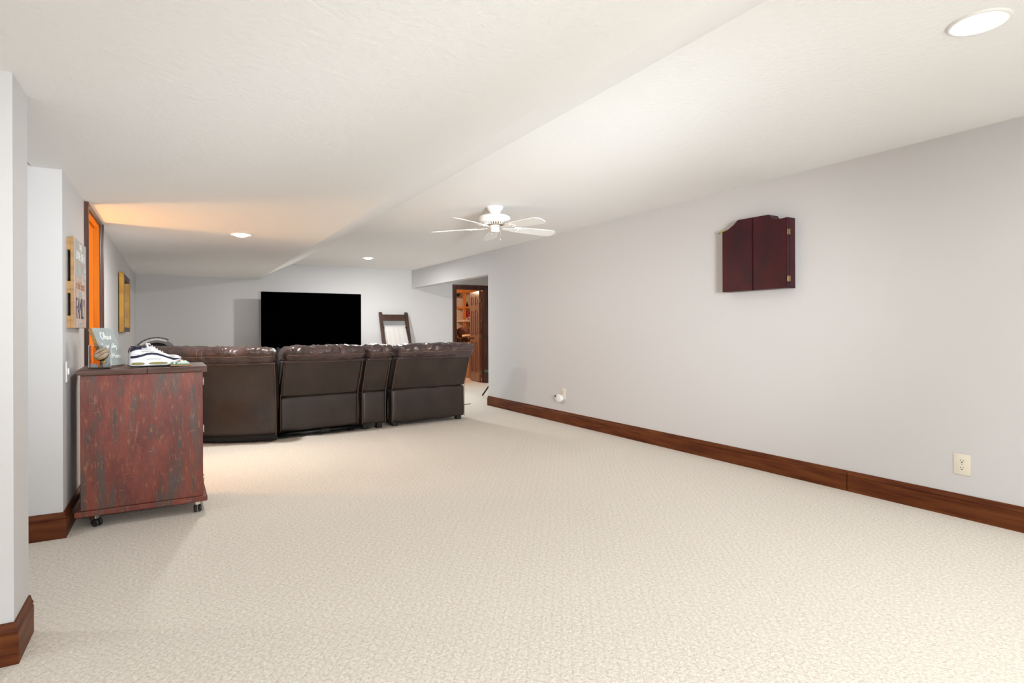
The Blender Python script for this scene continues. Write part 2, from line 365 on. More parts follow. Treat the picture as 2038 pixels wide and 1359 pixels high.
# leaf built in its own frame: x from hinge to free edge, y thickness, then turned
LW, LT, LZ0, LZ1 = .60, .036, .012, 1.895
bm = B(); st = .095; rails = [(LZ0, .21), (.84, .98), (1.50, 1.61), (LZ1-.11, LZ1)]
box(bm, 0, st, 0, LT, LZ0, LZ1, .002, 1); box(bm, LW-st, LW, 0, LT, LZ0, LZ1, .002, 1); box(bm, LW/2-.045, LW/2+.045, 0, LT, LZ0, LZ1, .002, 1)
for a, b in rails: box(bm, st-.002, LW-st+.002, .001, LT-.001, a, b)
hx, hy = 5.475, 10.648; ang = math.atan2(.565, .075)
MT = Matrix.Translation((hx, hy, 0)) @ Matrix.Rotation(ang, 4, 'Z')
leaf = obj('leaf', xf(bm, MT), M['leaf'], t)
for xa, xb in ((st, LW/2-.045), (LW/2+.045, LW-st)):
    for za, zb in ((.21, .84), (.98, 1.50), (1.61, LZ1-.11)):
        bm = B(); box(bm, xa, xb, .011, LT-.011, za, zb); box(bm, xa+.03, xb-.03, .003, LT-.003, za+.03, zb-.03, .007, 1)
        obj('panel', xf(bm, MT), M['leaf'], leaf)
for z in (.2, .95, 1.70):
    bm = B(); box(bm, -.004, .002, 0, .034, z-.045, z+.045); tube(bm, [(-.008, -.004, z-.045), (-.008, -.004, z+.045)], .006); obj('hinge', xf(bm, MT), M['brass'], leaf)
bm = B(); lathe(bm, [(0, 0), (.012, 0), (.012, .03), (.027, .04), (.03, .055), (.02, .068), (0, .07)], seg=20)
kn = xf(bm, MT @ Matrix.Translation((LW-.06, LT, .91)) @ Matrix.Rotation(-PI/2, 4, 'X')); obj('door_knob', kn, M['brass'], leaf, True)

# ---------------------------------------------------------------- recessed ceiling lights
def can(x, y, z, label, r=.098):
    t = thing('recessed_light', label, 'ceiling light', (x, y, z), group='round recessed ceiling lights')
    bm = lathe(B(), [(r, 0), (r, -.004), (r-.006, -.008), (r-.014, -.007), (r-.02, -.002), (r-.02, 0)], (x, y, z), 40); obj('trim_ring', bm, M['white'], t, True)
    bm = lathe(B(), [(r-.018, -.001), (r-.03, -.0025), (r*.62, -.003), (r*.6, -.001)], (x, y, z), 40); obj('reflector', bm, M['lens'], t, True)
    bm = lathe(B(), [(r*.62, -.001), (r*.60, -.010), (r*.45, -.019), (r*.22, -.024), (0, -.025)], (x, y, z), 32); obj('bulb', bm, M['bulb'], t, True)
    return t
can(2.575, .97, ZH, 'large round recessed light in the ceiling nearest the camera, upper right')
can(2.62, 8.95, ZH, 'small bright recessed light in the high ceiling near the far wall')
can(.514, 5.675, ZL, 'recessed light in the low ceiling left of the slanted edge')
can(5.2, 9.2, ZH, 'recessed light of the side room hidden beyond the right wall')

# ---------------------------------------------------------------- ceiling fan
fx, fy = 2.557, 4.682
t = thing('ceiling_fan', 'white five-blade ceiling fan hanging from the high ceiling', 'ceiling fan', (fx, fy, ZH))
obj('canopy', lathe(B(), [(.078, 0), (.078, -.006), (.072, -.022), (.052, -.045), (.048, -.067), (.03, -.068)], (fx, fy, ZH)), M['white'], t, True, angle=40)
obj('downrod', lathe(B(), [(.046, -.055), (.046, -.075)], (fx, fy, ZH)), M['white'], t, True)
mo = obj('motor_housing', lathe(B(), [(.03, -.066), (.06, -.070), (.115, -.078), (.140, -.092), (.145, -.106), (.145, -.128), (.138, -.134), (.135, -.145), (.11, -.150), (.108, -.152)], (fx, fy, ZH), 48), M['white'], t, True, angle=40)
bm = lathe(B(), [(.110, -.148), (.100, -.156), (.085, -.168), (.05, -.172), (0, -.172)], (fx, fy, ZH), 40); vr = obj('vent_ring', bm, M['brass'], mo, True)
bm = B()
for k in range(30):
    a = 2*PI*k/30; b2 = B(); box(b2, .082, .112, -.004, .004, -.170, -.150)
    xf(b2, Matrix.Translation((fx, fy, ZH)) @ Matrix.Rotation(a, 4, 'Z')); me = bpy.data.meshes.new('x'); b2.to_mesh(me); bm.from_mesh(me); b2.free(); bpy.data.meshes.remove(me)
obj('vent_fin', bm, M['white'], mo)
sh = obj('switch_housing', lathe(B(), [(.05, -.17), (.05, -.178), (.042, -.182), (.042, -.225), (.038, -.233), (.02, -.236), (0, -.236)], (fx, fy, ZH)), M['white'], t, True, angle=40)
for dx, dy, ln in ((.045, -.03, .045), (.05, -.012, .075)):
    bm = tube(B(), [(fx+dx, fy+dy, ZH-.215), (fx+dx, fy+dy, ZH-.215-ln)], .0018, 6); lathe(bm, [(0, 0), (.005, -.002), (.006, -.014), (0, -.02)], (fx+dx, fy+dy, ZH-.215-ln), 8)
    obj('pull_chain', bm, M['chrome'], sh)
bz = ZH-.190
def bladebm():
    bm = B(); pts = []
    out = [(.18, .046), (.25, .056), (.40, .064), (.53, .069), (.575, .067), (.600, .052), (.617, .035)]
    up = [(x, y) for x, y in out]; ring = up+[(x, -y) for x, y in reversed(up)]
    T = [bm.verts.new((x, y, .003)) for x, y in ring]; D = [bm.verts.new((x, y, -.003)) for x, y in ring]
    n = len(ring); bm.faces.new(T); bm.faces.new(D[::-1])
    for i in range(n): bm.faces.new((T[i], T[(i+1) % n], D[(i+1) % n], D[i]))
    return bm
def ironbm():
    bm = B(); prism(bm, [(.07, -.012), (.12, -.016), (.17, -.03), (.24, -.042), (.262, -.02), (.262, .02), (.24, .042), (.17, .03), (.12, .016), (.07, .012)], 'z', -.008, -.003)
    for y in (-.022, .022): lathe(bm, [(.006, -.012), (.006, -.008)], (.225, y, 0), 8)
    return bm
for k in range(5):
    a = math.radians(-5.5+72*k)
    R = Matrix.Translation((fx, fy, bz)) @ Matrix.Rotation(a, 4, 'Z') @ Matrix.Rotation(math.radians(1.5), 4, 'Y') @ Matrix.Rotation(math.radians(-13), 4, 'X')
    bl = obj('blade', xf(bladebm(), R), M['white'], t)
    obj('blade_iron', xf(ironbm(), R), M['white'], bl)

# ---------------------------------------------------------------- sectional sofa
def path_fn(pts):
    """arc-length map over a smoothed polyline: s -> (point, normal into the seat)"""
    P = [Vector((x, y)) for x, y in pts]
    if len(P) > 2:
        Q = []
        for i in range(len(P)-1):
            a, b, c, d = P[max(i-1, 0)], P[i], P[i+1], P[min(i+2, len(P)-1)]
            for k in range(8):
                u = k/8; Q.append(.5*((2*b)+(c-a)*u+(2*a-5*b+4*c-d)*u*u+(3*b-a-3*c+d)*u**3))
        P = Q+[P[-1]]
    L = [0]
    for a, b in zip(P, P[1:]): L.append(L[-1]+(b-a).length)
    def f(s):
        s2 = min(max(s, 0), L[-1])
        for i in range(len(P)-1):
            if s2 <= L[i+1] or i == len(P)-2: break
        d = (P[i+1]-P[i]).normalized(); p = P[i]+d*(s-L[i]); return p, Vector((-d.y, d.x))
    return f, L[-1]
def soft(s0, s1, n0, n1, z0, z1, r=.03, seg=(14, 4, 8), puff=.012, wr=0.0, wf=9.0, seed=0.0, creases=()):
    """rounded, puffed, slightly wrinkled box in (s,n,z)"""
    bm = B(); bmesh.ops.create_cube(bm, size=2)
    nx, ny, nz = seg
    # build as a subdivided box grid
    bm.clear(); vs = {}
    def V(i, j, k):
        key = (i, j, k)
        if key not in vs: vs[key] = bm.verts.new((2*i/nx-1, 2*j/ny-1, 2*k/nz-1))
        return vs[key]
    for i in range(nx):
        for j in range(ny):
            bm.faces.new((V(i, j, 0), V(i, j+1, 0), V(i+1, j+1, 0), V(i+1, j, 0))); bm.faces.new((V(i, j, nz), V(i+1, j, nz), V(i+1, j+1, nz), V(i, j+1, nz)))
    for i in range(nx):
        for k in range(nz):
            bm.faces.new((V(i, 0, k), V(i+1, 0, k), V(i+1, 0, k+1), V(i, 0, k+1))); bm.faces.new((V(i, ny, k), V(i, ny, k+1), V(i+1, ny, k+1), V(i+1, ny, k)))
    for j in range(ny):
        for k in range(nz):
            bm.faces.new((V(0, j, k), V(0, j, k+1), V(0, j+1, k+1), V(0, j+1, k))); bm.faces.new((V(nx, j, k), V(nx, j+1, k), V(nx, j+1, k+1), V(nx, j, k+1)))
    h = Vector(((s1-s0)/2, (n1-n0)/2, (z1-z0)/2)); c = Vector(((s1+s0)/2, (n1+n0)/2, (z1+z0)/2)); rr = [min(r, x*.98) for x in h]
    for v in bm.verts:
        q = Vector(v.co)
        # concentrate grid lines towards the rims
        q = Vector([math.sin(x*PI/2)*.35+x*.65 for x in q])
        p = Vector([q[i]*h[i] for i in range(3)])
        inner = Vector([max(-(h[i]-rr[i]), min(h[i]-rr[i], p[i])) for i in range(3)])
        d = p-inner
        if d.length > 1e-6:
            dn = Vector([d[i]/rr[i] for i in range(3)]); m_ = max(abs(x) for x in dn); e = dn.normalized()*m_ if dn.length > 0 else dn
            d = Vector([e[i]*rr[i] for i in range(3)])
        p = inner+d
        fx_, fz_ = 1-q.x**4, 1-q.z**4
        if abs(q.y) > .5: p.y += math.copysign(puff*fx_*fz_, q.y)
        if abs(q.z) > .8: p.z += puff*fx_*math.copysign(1, q.z)
        for cs in creases:
            g = math.exp(-((p.x+c.x-cs)/.016)**2); p.z -= .012*g*(q.z > 0); p.y += .006*g*(q.y < 0)
        if wr:
            w3 = Vector(((p.x+c.x)*wf*1.5, (p.y+c.y)*wf*.8, (p.z+c.z)*wf*.7+seed))
            p += Vector((0, -1 if q.y < 0 else 1, 1 if q.z > 0 else 0))*wr*(noise.noise(w3)+.6*abs(noise.noise(w3*2.3)))
        v.co = p+c
    return bm
def lean(z): return -.17*max(0., min(1.2, (z-.42)/.42)) - .02*max(0, min(1, (.42-z)/.36))*0
def put(bm, f, flen, use_lean=True):
    for v in bm.verts:
        s, n, z = v.co; p, nr = f(s); n2 = n+(lean(z) if use_lean else 0)
        v.co = (p.x+nr.x*n2, p.y+nr.y*n2, z)
    return bm
sofa = thing('sectional_sofa', 'dark brown leather sectional sofa seen from behind in the middle of the room', 'sofa', (1.5, 6.5, 0))
ZS, ZC, ZT = .42, .785, .925
def sect(kind, pts, arm=False, seedv=0.0, zb=.065):
    f, L = path_fn(pts)
    fr = obj('corner_section' if kind == 'wedge' else 'console_section' if kind == 'console' else 'recliner_section',
             put(soft(.03, L-.03, .03, .85 if kind != 'wedge' else .45, .05, .30, .02, (12, 4, 3), 0), f, L, False), M['strap'], sofa, True)
    n = max(10, int(L*26)); cr = [L*.33, L*.35, L*.66, L*.68] if L > .6 else [L*.52, L*.57]
    g = .012
    if kind == 'wedge':
        obj('back_panel', put(soft(g, L-g, 0, .16, .075, ZC+.01, .02, (n*2, 4, 16), .006, .003, 5, seedv), f, L), M['leather_back'], fr, True)
        obj('skirt', put(soft(g+.01, L-g, .012, .12, .012, .082, .01, (n, 2, 3), 0, .003, 12, seedv), f, L), M['strap'], fr, True)
        for s_ in (.1, L-.12): obj('foot', put(box(B(), s_, s_+.06, .03, .09, 0, .05, .005), f, L, False), M['black'], fr)
    else:
        obj('lower_panel', put(soft(g, L-g, 0, .13, zb, ZS-.002, .018, (n, 3, 10), .008, .005, 5, seedv), f, L), M['leather_back'], fr, True)
        obj('upper_panel', put(soft(g, L-g, -.002, .15, ZS+.002, ZC+.015, .018, (n, 3, 12), .008, .003, 5, seedv+3), f, L), M['leather_back'], fr, True)
        for s_ in (.04, L-.1): obj('foot', put(box(B(), s_, s_+.06, .03, .1, 0, .06, .005), f, L, False), M['black'], fr)
    # fat rolled cushion along the top
    hd = obj('head_cushion', put(soft(-.004, L+.004, -.055, .23, ZC, ZT, .062, (n*3, 12, 11), .02, .013, 13, seedv+7, cr), f, L), M['leather_top'], fr, True)
    lip = obj('cushion_lip', put(soft(.004, L-.004, -.036, .12, ZC-.018, ZC+.012, .014, (n*2, 3, 3), .004, .004, 7, seedv), f, L), M['leather_top'], fr, True)
    # stitched piping round the back panels and along the roll
    def line(q, r): return put(tube(B(), q, r, 6), f, L)
    bm = line([(g+.003, -.006, zb+(ZC-zb)*i/14) for i in range(15)], .0022)
    for e in ([(L-g-.003, -.006, zb+(ZC-zb)*i/14) for i in range(15)],
              [(.02+(L-.04)*i/24, -.079-.004*math.sin(i*PI/24), ZC+.067+.004*math.sin(i*1.9)) for i in range(25)]):
        b2 = line(e, .0022); me = bpy.data.meshes.new('x'); b2.to_mesh(me); bm.from_mesh(me); b2.free(); bpy.data.meshes.remove(me)
    obj('piping', bm, M['piping'], fr)['kind'] = 'stuff'
    bm = B()
    for c in cr:
        b2 = line([(c, -.078, ZC+.07), (c, -.068, ZC+.10), (c, -.035, ZC+.135), (c, .01, ZC+.146), (c, .06, ZC+.149)], .0022)
        me = bpy.data.meshes.new('x'); b2.to_mesh(me); bm.from_mesh(me); b2.free(); bpy.data.meshes.remove(me)
    obj('stitching', bm, M['piping'], fr)['kind'] = 'stuff'
    obj('dark_gap_filler', put(soft(.004, L-.004, .13, .22, .30, ZC+.01, .01, (n, 2, 8), 0), f, L), M['strap'], fr, True)  # near-black filler added so the gaps between sections read as shade
    # the seat side, facing the television
    dp = .95 if kind != 'wedge' else .62
    obj('backrest', put(soft(.07, L-.07, .10, .30, .40, ZC+.02, .06, (n, 5, 8), .02, .004, 7, seedv+9), f, L), M['leather_top'], fr, True)
    obj('seat_cushion', put(soft(.02 if not arm else .02, L-.02 if not arm else L-.22, .24, dp, .25, .47, .06, (n, 8, 5), .015, .004, 7, seedv+4), f, L, False), M['leather_top'], fr, True)
    if kind != 'wedge':
        obj('footrest', put(soft(.03, L-.03 if not arm else L-.22, dp-.03, dp+.05, .07, .40, .03, (n, 3, 6), .01), f, L, False), M['leather_top'], fr, True)
    if arm:
        obj('armrest', put(soft(L-.23, L-.012, .16, .98, .06, .62, .07, (6, 14, 8), .015, .004, 7, 2), f, L, False), M['leather_top'], fr, True)
    if kind == 'recliner' and not arm:
        # reclining mechanism showing under the raised back
        m1 = tube(B(), [(-.03, .03, .040), (L+.02, .03, .040)], .022, 12); obj('mechanism_rail', put(m1, f, L, False), M['steel'], fr, True)
        m2 = box(B(), L*.50, L*.62, .0, .07, .02, .062, .006); obj('motor_bracket', put(m2, f, L, False), M['steel'], fr)
        m3 = tube(B(), [(L*(i/16)*1.2-.02, .01+.012*math.sin(i*1.7), .012+.006*math.cos(i*2.3)) for i in range(17)], .005, 6); obj('power_cord', put(m3, f, L, False), M['rubber'], fr)
    return fr
sect('recliner', [(2.105, 6.335), (3.085, 6.43)], arm=True, seedv=1, zb=.045)
sect('console', [(1.755, 6.30), (2.055, 6.325)], seedv=12, zb=.065)
sect('recliner', [(.902, 6.205), (1.735, 6.295)], seedv=22, zb=.075)
sect('wedge', [(.874, 6.085), (.55, 6.17), (.24, 6.33), (.0, 6.60), (-.13, 6.95), (-.17, 7.30)][::-1], seedv=33)

# curved pad resting on the sofa corner
t = thing('arched_pad', 'dark grey half-round pad with black toothed rim lying on the sofa corner behind the sneaker', 'cushion', (-.13, 6.95, .90))
def arc(r0, r1, y0, y1, a0, a1, n=22):
    bm = B(); rings = []
    for i in range(n+1):
        a = math.radians(a0+(a1-a0)*i/n); rings.append([bm.verts.new((r*math.cos(a)*1.18, y, r*math.sin(a))) for r, y in ((r0, y0), (r1, y0), (r1, y1), (r0, y1))])
    for A, D in zip(rings, rings[1:]):
        for k in range(4): bm.faces.new((A[k], A[(k+1) % 4], D[(k+1) % 4], D[k]))
    bm.faces.new(rings[0]); bm.faces.new(rings[-1][::-1]); return bm
AP = Matrix.Translation((-.16, 6.95, .865)) 
obj('core', xf(arc(.02, .118, -.03, .05, 0, 180), AP), M['strap'], t, True, angle=50)
obj('grey_shell', xf(arc(.115, .150, -.06, .07, 2, 178), AP), M['padgrey'], t, True, angle=50)
obj('pale_band', xf(arc(.137, .160, -.065, .02, 60, 160), AP), M['padlight'], t, True, angle=50)
bm = B()
for k in range(9):
    b2 = xf(arc(.158, .171, -.068, .03, 58+k*11.5, 58+k*11.5+10, 3), AP); me = bpy.data.meshes.new('x'); b2.to_mesh(me); bm.from_mesh(me); b2.free(); bpy.data.meshes.remove(me)
obj('toothed_rim', bm, M['black'], t)

# ---------------------------------------------------------------- television on a low stand behind the sofa
t = thing('television', 'large flat black television standing before the far wall', 'television', (2.02, 10.1, .60))
obj('bezel', bx(1.219, 2.853, 10.185, 10.235, .80, 1.733, .004), M['screen'], t)
obj('screen', bx(1.229, 2.843, 10.1835, 10.186, .812, 1.725), M['screen'], t)
obj('back_housing', bx(1.5, 2.55, 10.235, 10.27, .86, 1.35, .01), M['black'], t)
for x in (1.45, 2.58): obj('foot', box(B(), x-.015, x+.015, 10.06, 10.36, .60, .82, .004), M['black'], t)
t = thing('media_stand', 'low dark media stand under the television, behind the sofa', 'tv stand', (2.02, 10.15, 0))
obj('top', bx(1.10, 2.95, 9.93, 10.40, .565, .60, .004), M['ladder'], t)
obj('base', bx(1.13, 2.92, 9.96, 10.38, .04, .08), M['ladder'], t)
for x in (1.13, 1.72, 2.30, 2.89): obj('divider', bx(x, x+.025, 9.96, 10.38, .08, .565), M['ladder'], t)
obj('shelf', bx(1.155, 2.89, 9.98, 10.37, .31, .33), M['ladder'], t)
for x in (1.15, 2.85): obj('foot', bx(x, x+.05, 9.98, 10.36, 0, .04), M['ladder'], t)

# ---------------------------------------------------------------- blanket ladder with white throw
t = thing('blanket_ladder', 'dark brown wooden ladder rack leaning on the far wall', 'ladder', (3.5, 10.2, 0))
def lp(s):                                   # position along the lean, s = height
    return 9.96+.50*(s/1.425)
for x in (3.288, 3.782):
    bm = B(); prism(bm, [(lp(0)-.03, 0), (lp(0)+.03, 0), (lp(1.425)+.028, 1.405), (lp(1.425)+.01, 1.43), (lp(1.425)-.035, 1.41)], 'x', x-.026, x+.026); obj('post', bm, M['ladder'], t)
bm = B(); prism(bm, [(lp(1.27)-.015, 1.27), (lp(1.27)+.015, 1.265), (lp(1.385)+.015, 1.38), (lp(1.385)-.015, 1.385)], 'x', 3.312, 3.758); obj('top_rail', bm, M['ladder'], t)
for s in (1.14, .80, .45, .18): obj('rung', tube(B(), [(3.312, lp(s), s), (3.758, lp(s), s)], .016, 10), M['ladder'], t, True)
t = None
bm = B(); cols = 14; prev = None
prof = [(0, -.34), (-.004, -.16), (.012, -.02), (.006, .012), (-.012, .023), (-.028, .012), (-.042, -.04), (-.052, -.16), (-.056, -.30), (-.06, -.44), (-.062, -.55)]
for i in range(cols+1):
    x = 3.325+.395*i/cols; row = []
    for j, (dy, dz) in enumerate(prof):
        wv = .006*math.sin(i*1.9+j*.3)*(j > 4)+.004*math.sin(i*3.1); yy = lp(1.14+min(dz, 0)) + dy*1.0
        row.append(bm.verts.new((x+.07*max(0, -dz)*(1 if j > 4 else .3), yy+wv, 1.14+dz+.006*math.sin(i*.8)*(j > 8))))
    if prev:
        for a in range(len(row)-1): bm.faces.new((prev[a], row[a], row[a+1], prev[a+1]))
    prev = row
o = obj('throw_blanket', bm, M['throw'], None, True); md = o.modifiers.new('t', 'SOLIDIFY'); md.thickness = .008; md.offset = 0
tag(pivot(o), 'white throw blanket draped over a rung of the leaning ladder', 'blanket')

# ---------------------------------------------------------------- dartboard cabinet
t = thing('dartboard_cabinet', 'closed dark cherry dartboard cabinet with two doors on the right wall', 'dartboard cabinet', (XR, 2.89, 1.39))
y0, y1, zb = 2.602, 3.172, 1.392           # y0 = right end in view
ym = 2.888
def top(y):
    pts = [(y0, 1.905), (y0+.035, 1.901), (y0+.08, 1.899), (y0+.118, 1.908), (y0+.140, 1.944), (y0+.15, 1.948), (y1-.155, 1.952), (y1-.145, 1.950), (y1-.115, 1.918), (y1-.06, 1.888), (y1, 1.878)]
    return pts
P_ = top(0)
def zt(y):
    for (a, za), (b, z2) in zip(P_, P_[1:]):
        if a <= y <= b: return za+(z2-za)*(y-a)/(b-a)
    return P_[-1][1]
fr = bm = B(); prism(bm, [(y0, zb)]+P_+[(y1, zb)], 'x', XR-.070, XR); obj('cabinet_body', bm, M['dartwood'], t)
def door(a, b):
    pts = [(a, zb), (a, zt(a))]+[p for p in P_ if a < p[0] < b]+[(b, zt(b)), (b, zb)]
    bm = prism(B(), pts, 'x', XR-.100, XR-.074); bmesh.ops.bevel(bm, geom=[e for e in bm.edges if abs(e.verts[0].co.x-e.verts[1].co.x) < 1e-6 and e.verts[0].co.x < XR-.09], offset=.003, segments=2, affect='EDGES'); return bm
d1 = obj('door', door(y0, ym-.0025), M['dartwood'], t); d2 = obj('door', door(ym+.0025, y1), M['dartwood'], t)
for y, d in ((y0, d1), (y1, d2)):
    s = -1 if y == y0 else 1
    for z in (1.46, 1.80):
        bm = box(B(), XR-.092, XR-.058, y, y+s*.003, z-.02, z+.02, .001, 1); tube(bm, [(XR-.074, y+s*.004, z-.02), (XR-.074, y+s*.004, z+.02)], .0055, 8)
        obj('hinge', bm, M['brass'], d)
bm = tube(B(), [(XR-.085, 3.15, 1.8975), (XR-.085, 3.208, 1.878)], .0042, 6); tube(bm, [(XR-.085, 3.208, 1.878), (XR-.085, 3.226, 1.872)], [.0042, .0010], 6, mi=1)
o = obj('pencil', bm, [M['yellow'], M['black']]); tag(pivot(o), 'yellow pencil with dark tip jutting from the dartboard cabinet top', 'pencil')

# ---------------------------------------------------------------- outlets, air freshener
def outlet(x, y, z, s, label, w=.084, h=.120):
    """plate on a wall at x, s = direction into the room"""
    t = thing('wall_outlet', label, 'outlet', (x, y, z-h/2))
    obj('plate', box(B(), x, x+s*.006, y-w/2, y+w/2, z-h/2, z+h/2, .0025, 2), M['ivory'], t, True, angle=40)
    for dz in (.0205, -.0205):
        bm = B(); pts = []
        for k in range(24):
            a = 2*PI*k/24; pts.append((y+.0172*math.cos(a), z+dz+max(-.0135, min(.0135, .0172*math.sin(a)))))
        rc = obj('receptacle', prism(bm, pts, 'x', x+s*.005, x+s*.0075), M['ivory'], t)
        bm = B(); X0, X1 = x+s*.0070, x+s*.0080
        box(bm, X0, X1, y-.0078, y-.0054, z+dz-.001, z+dz+.008); box(bm, X0, X1, y+.0054, y+.0078, z+dz, z+dz+.007)
        bmesh.ops.create_circle(bm, cap_ends=True, radius=.0034, segments=12, matrix=Matrix.Translation((X1, y, z+dz-.0075)) @ Matrix.Rotation(PI/2, 4, 'Y'))
        obj('slot', bm, M['ink'], rc)
    obj('screw', xf(lathe(B(), [(0, .002), (.003, .0015), (.0035, 0)], seg=10), Matrix.Translation((x+s*.006, y, z)) @ Matrix.Rotation(s*PI/2, 4, 'Y')), M['chrome'], t)
    return t
outlet(XR, 1.568, .309, -1, 'ivory wall outlet low on the right wall near the picture edge', .084, .120)
outlet(XR, 5.53, .345, -1, 'ivory outlet plate partly covered by the white plug-in device', .09, .13)
t = thing('plug_in_device', 'round white plug-in device on the farther outlet of the right wall', 'air freshener', (XR, 5.58, .24))
R = Matrix.Translation((XR-.008, 5.565, .290)) @ Matrix.Rotation(-PI/2, 4, 'Y') @ Matrix.Diagonal((.85, 1.12, 1, 1))
obj('body', xf(lathe(B(), [(.045, 0), (.058, .006), (.060, .03), (.056, .045), (.042, .055), (.0, .058)], seg=36), R), M['plastic'], t, True)
obj('display', bx(XR-.066, XR-.058, 5.59, 5.618, .305, .321), M['ink'], t)
obj('lower_grille', bx(XR-.065, XR-.058, 5.585, 5.60, .262, .268), M['padlight'], t)
# switch plate on the left wall
t = thing('switch_plate', 'small white switch plate low on the left wall beside the red chest', 'switch plate', (XL, 4.0, .82))
obj('plate', box(B(), XL, XL+.006, 3.955, 4.035, .82, .935, .002, 1), M['plastic'], t)
obj('toggle', box(B(), XL+.005, XL+.013, 3.985, 4.003, .86, .895, .002, 1), M['plastic'], t)

# ---------------------------------------------------------------- distressed red chest on casters
CR = math.radians(0.8)
t = thing('rolling_chest', 'distressed red-painted wooden chest on black casters by the left wall', 'chest', (-.157, 3.955, 0), CR)
def lb(*a, **k): return box(B(), *a, **k)
D = .50
obj('base_board', lb(-.325, .325, 0, D, .068, .100, .005, 2), M['distressed'], t, local=True)
# body: four walls (the side towards the camera is one wide worn panel)
obj('front_panel', lb(-.297, .303, .012, .034, .100, .850, .0025, 1), M['distressed'], t, local=True)
obj('rear_panel', lb(-.297, .303, D-.034, D-.012, .100, .850, .0025, 1), M['distressed'], t, local=True)
obj('side_panel', lb(-.296, -.274, .034, D-.034, .100, .850), M['distressed'], t, local=True)
obj('side_panel', lb(.280, .302, .034, D-.034, .100, .850), M['distressed'], t, local=True)
for z in (.20, .50, .79):
    bm = tube(B(), [(.306, .05, z-.022), (.306, .05, z+.022)], .0045, 8); obj('hinge', bm, M['chrome'], t, True, local=True)
# lid: two boards with a bull-nosed, slightly wavy front
def lidbm(xa, xb, seed, nose=False):
    bm = B(); n = 12; prev = None
    for i in range(n+1):
        x = xa+(xb-xa)*i/n; wv = .0025*math.sin(x*16+seed); e = 0
        if nose and x < xa+.03: e = .010*(1-(x-xa)/.03)
        dy = .004*math.sin(x*9+seed)
        pts = [(D+.012, .851), (.0, .851+e), (-.012+dy, .8555+e), (-.016+dy, .866), (-.012+dy, .8765+wv-e), (-.004, .884+wv-e), (D+.012, .884+wv*.5)]
        row = [bm.verts.new((x, y, z)) for y, z in pts]
        if prev:
            for k in range(len(row)): bm.faces.new((prev[k], row[k], row[(k+1) % len(row)], prev[(k+1) % len(row)]))
        else: bm.faces.new(row)
        prev = row
    bm.faces.new(prev[::-1]); return bm
obj('lid_board', lidbm(-.318, .0165, 0, True), M['lidwood'], t, False, local=True); obj('lid_board', lidbm(.0195, .324, 2.5), M['lidwood'], t, False, local=True)
for x, y, a in ((-.235, .05, .9), (.272, .05, .1), (-.235, D-.06, 2.2), (.272, D-.06, 1.2)):
    cst = obj('caster', xf(box(box(B(), -.022, .022, -.02, .02, .062, .068), -.014, .014, -.016, .016, .040, .063, .004), Matrix.Translation((x, y, 0)) @ Matrix.Rotation(a, 4, 'Z')), M['chrome'], t, local=True)
    for s in (-1, 1):
        bm = lathe(B(), [(0, -.007), (.018, -.007), (.0225, -.004), (.0225, .004), (.018, .007), (0, .007)], seg=20)
        obj('wheel', xf(bm, Matrix.Translation((x, y, 0)) @ Matrix.Rotation(a, 4, 'Z') @ Matrix.Translation((s*.012, -.012, .0225)) @ Matrix.Rotation(PI/2, 4, 'Y')), M['rubber'], cst, True, local=True)

# --- things on the chest (top at z = .887)
ZD = .8875
# leaning grey sign with white script
t = thing('script_sign', 'small grey sign with white script lettering leaning on the red chest', 'sign', (-.31, 4.21, ZD))
BL_, BR_ = Vector((-.345, 4.105, ZD)), Vector((-.262, 4.315, ZD)); U = (BR_-BL_); sw = U.length; U.normalize()
Nh = Vector((U.y, -U.x, 0)); tilt = Vector((0, 0, .224))-Nh*.080; shh = tilt.length; Vv = tilt.normalized(); Nn = U.cross(Vv).normalized()
if Nn.dot(Nh) < 0: Nn = -Nn
FR = Matrix(((U.x, Vv.x, Nn.x, BL_.x), (U.y, Vv.y, Nn.y, BL_.y), (U.z, Vv.z, Nn.z, BL_.z+.006), (0, 0, 0, 1)))
obj('board', xf(lb(0, sw, 0, shh, -.020, 0), FR), M['goldwood'], t)
obj('painted_face', xf(lb(.0, sw, 0, shh, 0, .0012), FR), M['signgrey'], t)
obj('easel_strut', xf(lb(sw*.4, sw*.6, .0, shh*.6, -.05, -.045), FR @ Matrix.Translation((0, 0, .02)) @ Matrix.Rotation(.12, 4, 'X')), M['goldwood'], t)
